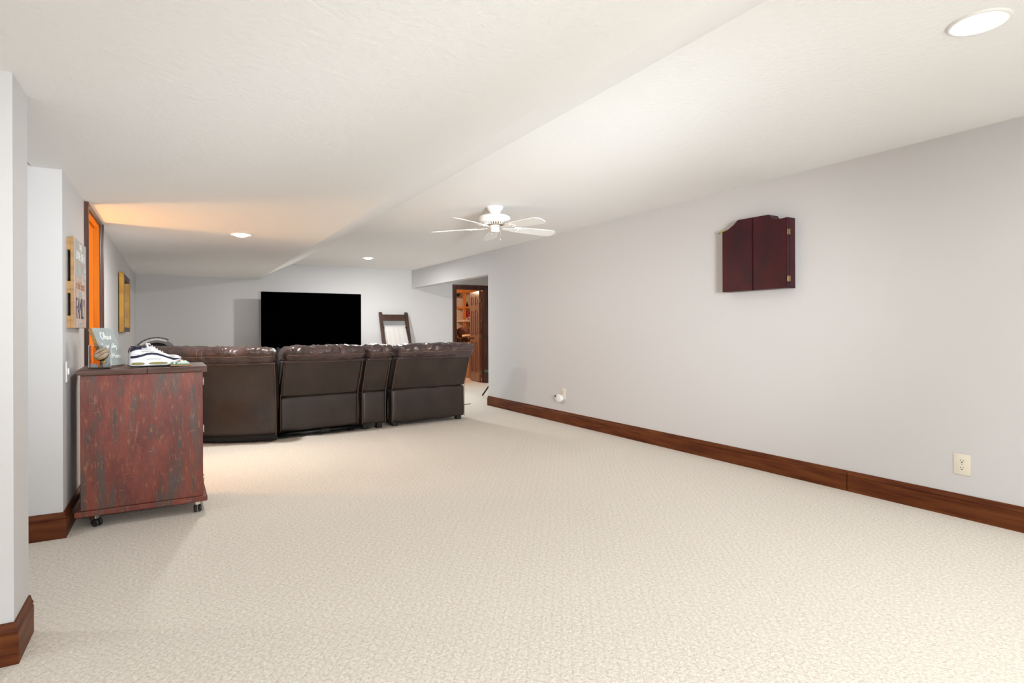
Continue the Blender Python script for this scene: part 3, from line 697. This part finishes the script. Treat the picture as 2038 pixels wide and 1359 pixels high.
glyph = {   # hand-drawn strokes in a unit box per letter (x, y), baseline 0, x-height 1
 'O': (1.5, [[(.75, 2.3), (.35, 2.0), (.15, 1.2), (.3, .4), (.75, 0), (1.15, .4), (1.3, 1.2), (1.1, 2.0), (.75, 2.3), (.55, 2.0)]]),
 'h': (1.1, [[(.1, 0), (.2, 1.3), (.3, 2.3)], [(.18, .4), (.5, 1.0), (.75, .95), (.75, .4), (.85, 0), (1.05, .2)]]),
 'i': (.55, [[(.15, 1.0), (.15, .3), (.3, 0), (.5, .25)], [(.2, 1.45), (.23, 1.55)]]),
 'o': (1.0, [[(.5, 1.0), (.2, .75), (.2, .25), (.5, 0), (.8, .3), (.75, .8), (.5, 1.0), (.8, .85), (1.0, .95)]]),
 'U': (1.3, [[(.1, 2.0), (.1, .6), (.4, 0), (.8, .3), (1.0, 2.0)], [(1.0, 1.2), (1.0, .3), (1.2, 0)]]),
 'n': (1.0, [[(.1, 1.0), (.15, 0)], [(.15, .5), (.45, 1.0), (.7, .8), (.7, .2), (.9, 0)]]),
 'v': (.8, [[(.05, 1.0), (.35, 0), (.65, 1.0)]]),
 'e': (.8, [[(.1, .45), (.6, .6), (.5, 1.0), (.15, .7), (.15, .2), (.45, 0), (.75, .25)]]),
 'r': (.75, [[(.1, 1.0), (.15, 0)], [(.15, .6), (.4, 1.0), (.65, .95)]]),
 's': (.7, [[(.6, .9), (.3, 1.0), (.2, .7), (.5, .4), (.45, .05), (.1, .1)]]),
 't': (.6, [[(.3, 1.9), (.25, .3), (.5, 0)], [(.0, 1.35), (.55, 1.45)]]),
 'y': (.9, [[(.1, 1.0), (.2, .4), (.5, .3), (.75, 1.0)], [(.75, 1.0), (.7, -.3), (.4, -1.0), (.15, -.7)]]),
 'M': (1.7, [[(.1, 0), (.3, 2.0), (.8, .5), (1.2, 2.0), (1.4, 0)]]),
 'm': (1.5, [[(.1, 1.0), (.15, 0)], [(.15, .5), (.4, 1.0), (.6, .8), (.6, 0)], [(.6, .5), (.9, 1.0), (1.15, .8), (1.15, .2), (1.4, 0)]])}
def word(txt, x, y, sx, sy, r, mtx, bm, slant=.18):
    for ch in txt:
        wd, strokes = glyph[ch]
        for st_ in strokes: tube(bm, [mtx @ Vector((x+(px+slant*py)*sx, y+py*sy, .0016)) for px, py in st_], r, 5)
        x += wd*sx
bm = B(); word('Ohio', .050, .165, .028, .020, .0032, FR, bm, .05); word('University', .026, .110, .0200, .0155, .0027, FR, bm, .05); word('Mom', .095, .046, .0245, .0155, .0028, FR, bm, .05)
tube(bm, [FR @ Vector((sw-.022+.008*math.cos(2*PI*k/12), .026+.011*math.sin(2*PI*k/12), .0016)) for k in range(12)], .0011, 5, True)
tube(bm, [FR @ Vector((sw-.026, .020, .0016)), FR @ Vector((sw-.018, .020, .0016)), FR @ Vector((sw-.022, .032, .0016))], .0014, 5)
obj('script_lettering', bm, M['script'], t)['kind'] = 'stuff'
# clear display cube with a miniature glove trophy in it
t = thing('display_cube', 'clear acrylic display cube at the left end of the red chest', 'display case', (-.367, 4.04, ZD))
cx0, cx1, cy0, cy1 = -.418, -.320, 3.998, 4.088
obj('base', bx(cx0-.002, cx1+.002, cy0-.002, cy1+.002, ZD, ZD+.006, .001, 1), M['black'], t)
th = .003; bm = B()
box(bm, cx0, cx1, cy0, cy0+th, ZD+.006, ZD+.130); box(bm, cx0, cx1, cy1-th, cy1, ZD+.006, ZD+.130)
box(bm, cx0, cx0+th, cy0+th, cy1-th, ZD+.006, ZD+.130); box(bm, cx1-th, cx1, cy0+th, cy1-th, ZD+.006, ZD+.130); box(bm, cx0, cx1, cy0, cy1, ZD+.130, ZD+.1335)
obj('acrylic_cover', bm, M['acrylic'], t)
bm = tube(B(), [(cx0, cy0-.0005, ZD+.008), (cx0, cy0-.0005, ZD+.133), (cx1, cy0-.0005, ZD+.133), (cx1, cy0-.0005, ZD+.008)], .0012, 4)
tube(bm, [(cx1+.0005, cy1, ZD+.008), (cx1+.0005, cy1, ZD+.133)], .0011, 4); obj('polished_edge', bm, M['script'], t)['kind'] = 'stuff'
g = thing('glove_trophy', 'miniature pale glove with gold beading inside the clear cube', 'trophy', (-.369, 4.04, ZD+.006))
obj('plinth', bx(-.412, -.382, 4.02, 4.06, ZD+.006, ZD+.026), M['padlight'], g); obj('plinth', bx(-.356, -.328, 4.02, 4.06, ZD+.006, ZD+.028), M['padlight'], g)
bm = B(); lathe(bm, [(0, -.004), (.030, -.002), (.038, .006), (.036, .016), (.026, .022), (0, .024)], seg=28)
GM = Matrix.Translation((-.362, 4.04, ZD+.080)) @ Matrix.Rotation(math.radians(72), 4, 'X') @ Matrix.Rotation(.6, 4, 'Z') @ Matrix.Diagonal((1.0, .78, 1, 1))
obj('mitt', xf(bm, GM), M['glove'], g, True)
for q in (-.012, .012):
    obj('lacing', xf(tube(B(), [(-.034, q*1.3, .015), (-.012, q, .025), (.012, q, .025), (.034, q*1.3, .015)], .0022, 6), GM), M['glovebrown'], g)
obj('dark_palm', xf(lathe(B(), [(0, -.012), (.024, -.010), (.034, -.002), (.03, .004), (0, .004)], seg=24), GM @ Matrix.Translation((-.004, -.012, 0))), M['strap'], g, True)
bm = B()
for k in range(14):
    a = math.radians(150+k*11); bmesh.ops.create_icosphere(bm, subdivisions=1, radius=.0045, matrix=GM @ Matrix.Translation((.040*math.cos(a), .040*math.sin(a), .006)))
obj('gold_bead_rim', bm, M['goldmetal'], g, True)
bm = B(); bmesh.ops.create_icosphere(bm, subdivisions=2, radius=.011, matrix=Matrix.Translation((-.352, 4.036, ZD+.034))); obj('ball', bm, M['goldmetal'], g, True)
# signed sneaker
t = thing('sneaker', 'white and navy autographed sneaker with olive sole on the red chest', 'shoe', (-.11, 4.10, ZD))
SL = .275; SM = Matrix.Translation((-.236, 4.075, ZD)) @ Matrix.Rotation(math.radians(14), 4, 'Z') @ Matrix.Scale(1, 4)
# stations: s, half width, lower z, top z, roundness
sta = [(0.0, .018, .030, .062), (.02, .030, .022, .098), (.08, .036, .018, .120), (.16, .039, .018, .122), (.26, .041, .018, .112), (.34, .042, .018, .116), (.42, .043, .018, .122), (.48, .043, .018, .113), (.56, .045, .018, .094), (.66, .048, .018, .078), (.76, .050, .020, .066), (.86, .048, .024, .066), (.94, .038, .028, .060), (.985, .024, .034, .052), (1.0, .008, .040, .044)]
def stn(s, a, b):
    for p, q in zip(sta, sta[1:]):
        if p[0] <= s <= q[0]:
            u = (s-p[0])/(q[0]-p[0]); return tuple(p[i]+(q[i]-p[i])*u for i in range(4))
    return sta[-1]
bm = B(); rings = []; ns, nr = 40, 20
for i in range(ns+1):
    s, hw, z0, z1 = stn(i/ns, 0, 0); ring = []
    for k in range(nr):
        a = 2*PI*k/nr; ca, sa = math.cos(a), math.sin(a)
        y = hw*math.copysign(abs(ca)**.75, ca)*(1-.42*max(0, sa)*(1 if s < .6 else .55)); z = (z0+z1)/2+(z1-z0)/2*math.copysign(abs(sa)**.8, sa)
        ring.append(bm.verts.new((s*SL, y, z)))
    rings.append(ring)
for A, Dd in zip(rings, rings[1:]):
    for k in range(nr): bm.faces.new((A[k], A[(k+1) % nr], Dd[(k+1) % nr], Dd[k]))
bm.faces.new(rings[0]); bm.faces.new(rings[-1][::-1])
up = obj('upper', xf(bm, SM), M['shoewhite'], t, True)
def strip(pts, h, m, name, par, off=.0016):
    """band on the near side of the shoe following (s, z) with height h"""
    bm = B(); prev = None
    for s, z, hh in pts:
        _, hw, z0, z1 = stn(s, 0, 0)
        row = []
        for q in (0, .5, 1):
            zz = z+hh*q; sa = max(-1, min(1, (zz-(z0+z1)/2)/((z1-z0)/2))); sa = math.copysign(abs(sa)**1.25, sa); ca = math.sqrt(max(0, 1-sa*sa))
            y = -(hw*ca**.75*(1-.42*max(0, sa)*(1 if s < .6 else .55)))-off
            row.append(bm.verts.new((s*SL, y, zz)))
        if prev:
            for a in range(2): bm.faces.new((prev[a], row[a], row[a+1], prev[a+1]))
        prev = row
    o = obj(name, xf(bm, SM), m, par, True); md = o.modifiers.new('s', 'SOLIDIFY'); md.thickness = .0018; return o
strip([(.015, .050, .013), (.10, .052, .014), (.20, .058, .013), (.30, .067, .012), (.40, .070, .012), (.50, .066, .012), (.60, .058, .010), (.70, .046, .010), (.80, .036, .012), (.90, .032, .013), (.96, .034, .012)], 0, M['navy'], 'side_stripe', up)
strip([(.02, .086, .010), (.05, .092, .016), (.10, .098, .018), (.15, .101, .018), (.22, .101, .009)], 0, M['navy'], 'heel_collar', up)
obj('ankle_opening', xf(lathe(B(), [(0, 0), (.85, .0), (1, .1), (1.08, .0), (1, -.2)], seg=24), SM @ Matrix.Translation((.052, 0, .117)) @ Matrix.Rotation(.07, 4, 'Y') @ Matrix.Diagonal((.040, .021, .022, 1))), M['navy'], up, True)
obj('tongue', xf(soft(-.02, .02, -.004, .004, 0, .05, .004, (6, 2, 6), .002), SM @ Matrix.Translation((.105, 0, .092)) @ Matrix.Rotation(PI/2, 4, 'Z') @ Matrix.Rotation(-.35, 4, 'X')), M['shoewhite'], up, True)
bm = B()
for k in range(5):
    s = .42+.05*k; z = stn(s, 0, 0)[3]; tube(bm, [(s*SL, -.018, z-.008), (s*SL+.006, 0, z+.002), (s*SL, .018, z-.008)], .0022, 6)
for a in (-.5, .6):
    tube(bm, [(.112, 0, .126), (.100+.01*a, -.008, .137), (.088, -.012+.01*a, .134), (.100, -.004, .126)], .0022, 6)
obj('laces', xf(bm, SM), M['shoewhite'], up, True)
# midsole and outsole
def sole(sA, sB, z0, z1, m, name, grow=1.06, n=26):
    bm = B(); rings = []
    for i in range(n+1):
        s = sA+(sB-sA)*i/n; _, hw, _a, _b = stn(s, 0, 0); toe = max(0, (s-.80)/.20)**2*.020; hl = .004*max(0, 1-s/.06)
        lo, hi = z0+toe+hl, z1+toe*.9
        rings.append([bm.verts.new((s*SL*1.01-.002, y, z)) for y, z in ((-hw*grow*.92, lo), (-hw*grow, (lo+hi)/2), (-hw*grow*.97, hi), (hw*grow*.97, hi), (hw*grow, (lo+hi)/2), (hw*grow*.92, lo))])
    for A, Dd in zip(rings, rings[1:]):
        for k in range(6): bm.faces.new((A[k], A[(k+1) % 6], Dd[(k+1) % 6], Dd[k]))
    bm.faces.new(rings[0]); bm.faces.new(rings[-1][::-1]); return obj(name, xf(bm, SM), m, t, True, angle=55)
ms = sole(0, 1, .006, .034, M['shoewhite'], 'midsole', 1.10)
sole(.0, .99, .0, .008, M['black'], 'outsole', 1.0)
for a, b in (((.02, .012), (.27, .012)), ((.33, .012), (.70, .012))):
    bm = B(); prev = None
    for i in range(13):
        s = a[0]+(b[0]-a[0])*i/12; hw = stn(s, 0, 0)[1]; e = math.sin(PI*i/12)**.4
        row = [bm.verts.new((s*SL, -hw*1.10-.0012, .018+q*.0085*e)) for q in (-1, 1)]
        if prev: bm.faces.new((prev[0], row[0], row[1], prev[1]))
        prev = row
    o = obj('olive_inlay', xf(bm, SM), M['olive'], ms); o.modifiers.new('s', 'SOLIDIFY').thickness = .001
# handwriting along the side
rnd = random.Random(3)
def scrawl(s0, s1, z, amp, par):
    bm = B(); pts = []; n = int((s1-s0)*190)
    for i in range(n):
        s = s0+(s1-s0)*i/n; zz = z+amp*(rnd.random()-.5)*2*(.5+.5*(i % 5 != 0)); _, hw, z0, z1 = stn(s, 0, 0)
        sa = max(-1, min(1, (zz-(z0+z1)/2)/((z1-z0)/2))); sa = math.copysign(abs(sa)**1.25, sa); ca = math.sqrt(max(0, 1-sa*sa))
        pts.append((s*SL, -(hw*ca**.75*(1-.42*max(0, sa)*(1 if s < .6 else .55)))-.0008, zz))
    tube(bm, pts, .0005, 4); obj('signature', xf(bm, SM), M['ink'], par)
scrawl(.20, .46, .089, .0045, up); scrawl(.05, .17, .072, .003, up); scrawl(.22, .40, .103, .0025, up); scrawl(.30, .58, .044, .002, up); scrawl(.74, .86, .055, .002, up)
# little stadium model
t = thing('stadium_model', 'tiny pale stadium model on a green and terracotta base by the sneaker toe', 'model', (.03, 4.045, ZD))
SMm = Matrix.Translation((.030, 4.045, ZD)) @ Matrix.Scale(.88, 4) @ Matrix.Rotation(math.radians(4), 4, 'Z')
obj('base', xf(lb(-.062, .062, -.03, .03, 0, .008, .001, 1), SMm), M['terracotta'], t)
obj('turf', xf(lb(-.060, .055, -.028, .028, .008, .014), SMm), M['green'], t)
for a, b, z, m in ((-.022, .052, .020, 'palemodel'), (-.016, .046, .026, 'palemodel'), (-.004, .036, .032, 'palemodel'), (-.002, .014, .040, 'cream'), (-.044, -.034, .028, 'palemodel'), (.020, .030, .036, 'cream')):
    bm = lb(a, b, -.022+.3*(z-.02), .022, .014, z)
    obj('tier', xf(bm, SMm), M[m], t)
for x in (-.016, -.006, .004, .016, .028, .04): obj('arch', xf(lb(x, x+.005, -.0235, -.0215, .015, .021), SMm), M['signgrey'], t)

# ---------------------------------------------------------------- things on the left wall
def wallx(a): return XL+a
t = thing('wooden_plaque', 'tall pale wooden plaque with printed lettering hung on the left wall', 'wall plaque', (XL, 3.95, 1.10))
py0, py1, pz0, pz1 = 4.0, 4.49, 1.117, 1.628
obj('board', bx(XL+.017, XL+.033, py0, py1, pz0, pz1, .001, 1), M['goldwood'], t)
for z in (1.152, 1.345, 1.585): obj('spacer_block', bx(XL, XL+.017, py0+.002, py0+.33, z-.033, z+.033), M['goldwood'], t)
n = 6; hgt = (pz1-pz0)/n
M['plaqueface'] = mat('whitewashed_plaque', (0.58, 0.50, 0.46), 0.7, var=((0.50, 0.33, 0.24), (14, 14, 5), 4, .42, .6))
pf = obj('printed_face', bx(XL+.033, XL+.0345, py0+.002, py1-.002, pz0+.002, pz1-.002), M['plaqueface'], t)
def wtext(body, y, z, size, m, parent, squeeze=1.0):
    c = bpy.data.curves.new('txt', 'FONT'); c.body = body; c.size = size; c.align_x = 'CENTER'; c.align_y = 'CENTER'; c.extrude = .0006; c.resolution_u = 2
    o = bpy.data.objects.new('txt', c); C.objects.link(o)
    dg = bpy.context.evaluated_depsgraph_get(); me = bpy.data.meshes.new_from_object(o.evaluated_get(dg))
    bpy.data.objects.remove(o)
    bm = B(); bm.from_mesh(me); bpy.data.meshes.remove(me)
    xf(bm, Matrix.Translation((XL+.035, y, z)) @ Matrix(((0, 0, 1, 0), (1, 0, 0, 0), (0, 1, 0, 0), (0, 0, 0, 1))) @ Matrix.Diagonal((squeeze, 1, 1, 1)))
    o = obj('lettering', bm, m, parent); o['kind'] = 'stuff'; return o
yc = (py0+py1)/2
obj('grey_band', bx(XL+.0345, XL+.035, py0+.01, py1-.01, 1.50, 1.618), M['padlight'], pf)
wtext('THE', yc, 1.59, .055, M['script'], pf); wtext('LOVE OF A', yc, 1.535, .07, M['script'], pf)
wtext('HOME', yc, 1.445, .14, M['signgrey'], pf); wtext('is the heart', yc, 1.365, .075, M['glovebrown'], pf); wtext('of the', yc, 1.315, .06, M['signgrey'], pf)
wtext('FAMILY', yc, 1.225, .175, M['navy'], pf, .62); wtext('always', yc, 1.143, .05, M['padlight'], pf)
# deep gold frame
t = thing('gold_picture_frame', 'deep gold shadow-box picture frame on the left wall beyond the doorway', 'picture frame', (XL, 7.87, 1.1))
fy0, fy1, fz0, fz1 = 7.36, 8.38, 1.088, 1.722
X1 = XL+.05
obj('frame_side', bx(XL+.006, X1, fy0, fy0+.10, fz0, fz1, .004, 2), M['gold'], t); obj('frame_side', bx(XL+.006, X1, fy1-.10, fy1, fz0, fz1, .004, 2), M['gold'], t)
obj('frame_rail', bx(XL+.006, X1-.002, fy0+.10, fy1-.10, fz1-.06, fz1, .003, 1), M['ladder'], t); obj('frame_rail', bx(XL+.006, X1-.002, fy0+.10, fy1-.10, fz0, fz0+.05, .003, 1), M['ladder'], t)
obj('picture', bx(XL+.008, XL+.018, fy0+.10, fy1-.10, fz0+.05, fz1-.06), M['mirror'], t)

# ---------------------------------------------------------------- storage room beyond the far door
wl = struct('wall_storage_far', bx(4.2, 7.4, 13.6, 13.7, 0, 2.5), M['pale_sheet'])
for k in range(9):
    x = 5.72+k*.155; obj('panel', bx(x, x+.15, 13.575, 13.60, .02, 2.35, .004, 1), M['pale_sheet'], wl)
js = struct('ceiling_storage', bx(4.2, 7.4, YF+.11, 13.7, 2.42, 2.5), M['stud'])
for k in range(8):
    y = 10.95+k*.36; obj('joist', bx(4.3, 7.3, y, y+.04, 2.16, 2.42), M['stud'], js)
t = thing('storage_shelves', 'raw orange lumber shelving against the storage room wall', 'shelving', (6.8, 13.2, 0))
for x in (6.285, 7.05):
    for y in (13.18,): obj('upright', bx(x, x+.075, y, y+.04, 0, 2.16), M['stud'], t)
for z, m in ((1.655, 'stud'), (1.32, 'pale_sheet'), (.9, 'stud'), (.45, 'stud')): obj('shelf', bx(6.27, 7.14, 13.14, 13.55, z-.025, z+.025), M[m], t)
obj('top_beam', bx(5.6, 7.25, 13.1, 13.14, 2.02, 2.16), M['stud'], t)
bm = B(); rr_ = random.Random(5)
for k in range(11): bmesh.ops.create_icosphere(bm, subdivisions=2, radius=.035+.02*rr_.random(), matrix=Matrix.Translation((6.50+.09*(rr_.random()-.5)*2, 13.25+.05*rr_.random(), 1.49+.05*(rr_.random()-.5)*2)))
t = thing('rose_arrangement', 'bunch of pink-red roses standing on the storage shelf', 'flowers', (6.5, 13.27, 1.345))
obj('blooms', bm, M['pink'], t, True); obj('pot', lathe(B(), [(0, 0), (.035, 0), (.05, .10), (.04, .10), (0, .09)], (6.5, 13.27, 1.345), 16), M['chrome'], t, True)
bm = lathe(B(), [(0, 0), (.03, 0), (.035, .05), (.012, .08), (.018, .11), (0, .12)], (6.42, 13.25, 1.68), 14); o = obj('figurine', bm, M['strap'], None, True); tag(pivot(o), 'small dark figurine on the upper storage shelf', 'figurine')
# clothes rod with hanging pale sheet at the upper left of the doorway
t = thing('hanging_rod', 'dark rod under the storage joists with a pale sheet hanging from it', 'clothes rod', (6.1, 13.3, 1.5))
obj('rod', tube(B(), [(5.6, 13.3, 1.955), (6.25, 13.3, 1.985)], .022, 8), M['black'], t)
for x in (5.7, 6.18): obj('bracket', bx(x, x+.02, 13.28, 13.6, 1.93, 1.96), M['black'], t)
t = thing('daybed', 'low dark daybed in the storage room carrying brown cushions', 'daybed', (6.1, 12.9, 0))
obj('frame', bx(5.55, 7.0, 12.65, 13.08, .42, .56, .01), M['ladder'], t); obj('mattress', soft(5.57, 6.98, 12.66, 13.07, .56, .86, .05, (12, 5, 4), .01), M['cushion'], t, True)
for x, y in ((5.58, 12.68), (6.92, 12.68), (5.58, 13.02), (6.92, 13.02)): obj('leg', bx(x, x+.05, y, y+.04, 0, .42), M['ladder'], t)
for i, (x, z, rz, lab) in enumerate(((5.80, .90, .05, 'mauve brown cushion at the left of the storage daybed'), (6.13, .90, -.05, 'mauve brown cushion in the middle of the storage daybed'), (6.46, .90, .05, 'mauve brown cushion right on the storage daybed, half behind the door'))):
    bm = soft(-.15, .15, -.07, .07, 0, .25, .06, (12, 5, 9), .01, .008, 9, i*3.1); xf(bm, Matrix.Translation((x, 12.82, z)) @ Matrix.Rotation(rz, 4, 'Y') @ Matrix.Rotation(-.2, 4, 'X'))
    o = obj('cushion', bm, M['cushion'], None, True); tag(pivot(o), lab, 'cushion', 'cushions on the storage daybed')
t = thing('side_table', 'small dark wooden side table in the storage room', 'table', (5.88, 12.3, 0))
obj('tabletop', bx(5.72, 6.02, 12.12, 12.45, .885, .915, .004), M['casing'], t)
for x in (5.73, 5.98):
    for y in (12.14, 12.41): obj('leg', bx(x, x+.03, y, y+.03, 0, .885), M['ladder'], t)
obj('apron', bx(5.75, 5.99, 12.15, 12.43, .83, .885), M['ladder'], t)
bm = soft(-.10, .10, -.07, .07, 0, .055, .025, (10, 6, 4), .01, .006, 12, 4); xf(bm, Matrix.Translation((5.93, 12.27, .916)))
o = obj('folded_blanket', bm, M['glove'], None, True); tag(pivot(o), 'cream folded blanket on the storage side table', 'blanket')
t = thing('cardboard_box', 'open brown cardboard box on the storage floor behind the sofa end', 'box', (5.9, 12.0, 0))
obj('carton', bx(5.73, 6.10, 11.72, 12.05, 0, .80, .004), M['cardboard'], t); obj('tape', bx(5.90, 5.94, 11.718, 12.052, .02, .8015), M['goldwood'], t)
t = thing('black_tower_speaker', 'tall narrow black speaker standing left in the storage room', 'speaker', (5.72, 12.56, 0))
obj('cabinet', bx(5.62, 5.775, 12.5, 12.64, .0, 1.40, .006), M['black'], t); obj('grille', bx(5.635, 5.76, 12.49, 12.50, .1, 1.37), M['strap'], t)

# ---------------------------------------------------------------- folding stool in the side room, mostly behind the wall end
t = thing('folding_stool', 'black legged folding stool with green seat behind the right wall end', 'stool', (4.57, 8.3, 0))
for y in (8.13, 8.45):
    for a, b in (((4.365, 0), (4.71, .43)), ((4.75, 0), (4.43, .43))): obj('leg', tube(B(), [(a[0], y+(.02 if a[0] > 4.6 else 0), a[1]+.012), (b[0], y+(.02 if a[0] > 4.6 else 0), b[1])], .013, 8), M['black'], t, True)
bm = B(); prev = None
for i in range(9):
    x = 4.425+.29*i/8; z = .435-.03*math.sin(PI*i/8); row = [bm.verts.new((x, y, z+d)) for d in (0, -.045 if i == 0 else -.008) for y in (8.12, 8.48)]
    if prev: bm.faces.new((prev[0], row[0], row[1], prev[1])); bm.faces.new((prev[2], prev[3], row[3], row[2])); bm.faces.new((prev[0], prev[2], row[2], row[0])); bm.faces.new((prev[1], row[1], row[3], prev[3]))
    else: bm.faces.new((row[0], row[1], row[3], row[2]))
    prev = row
bm.faces.new((prev[0], prev[2], prev[3], prev[1])); obj('seat', bm, M['greenseat'], t)
o = obj('cable', tube(B(), [(3.40, 7.50, .004), (3.55, 7.60, .004), (3.66, 7.635, .005), (3.765, 7.66, .005)], .005, 6), M['padgrey']); tag(pivot(o), 'thin grey cable end lying on the carpet right of the sofa', 'cable')
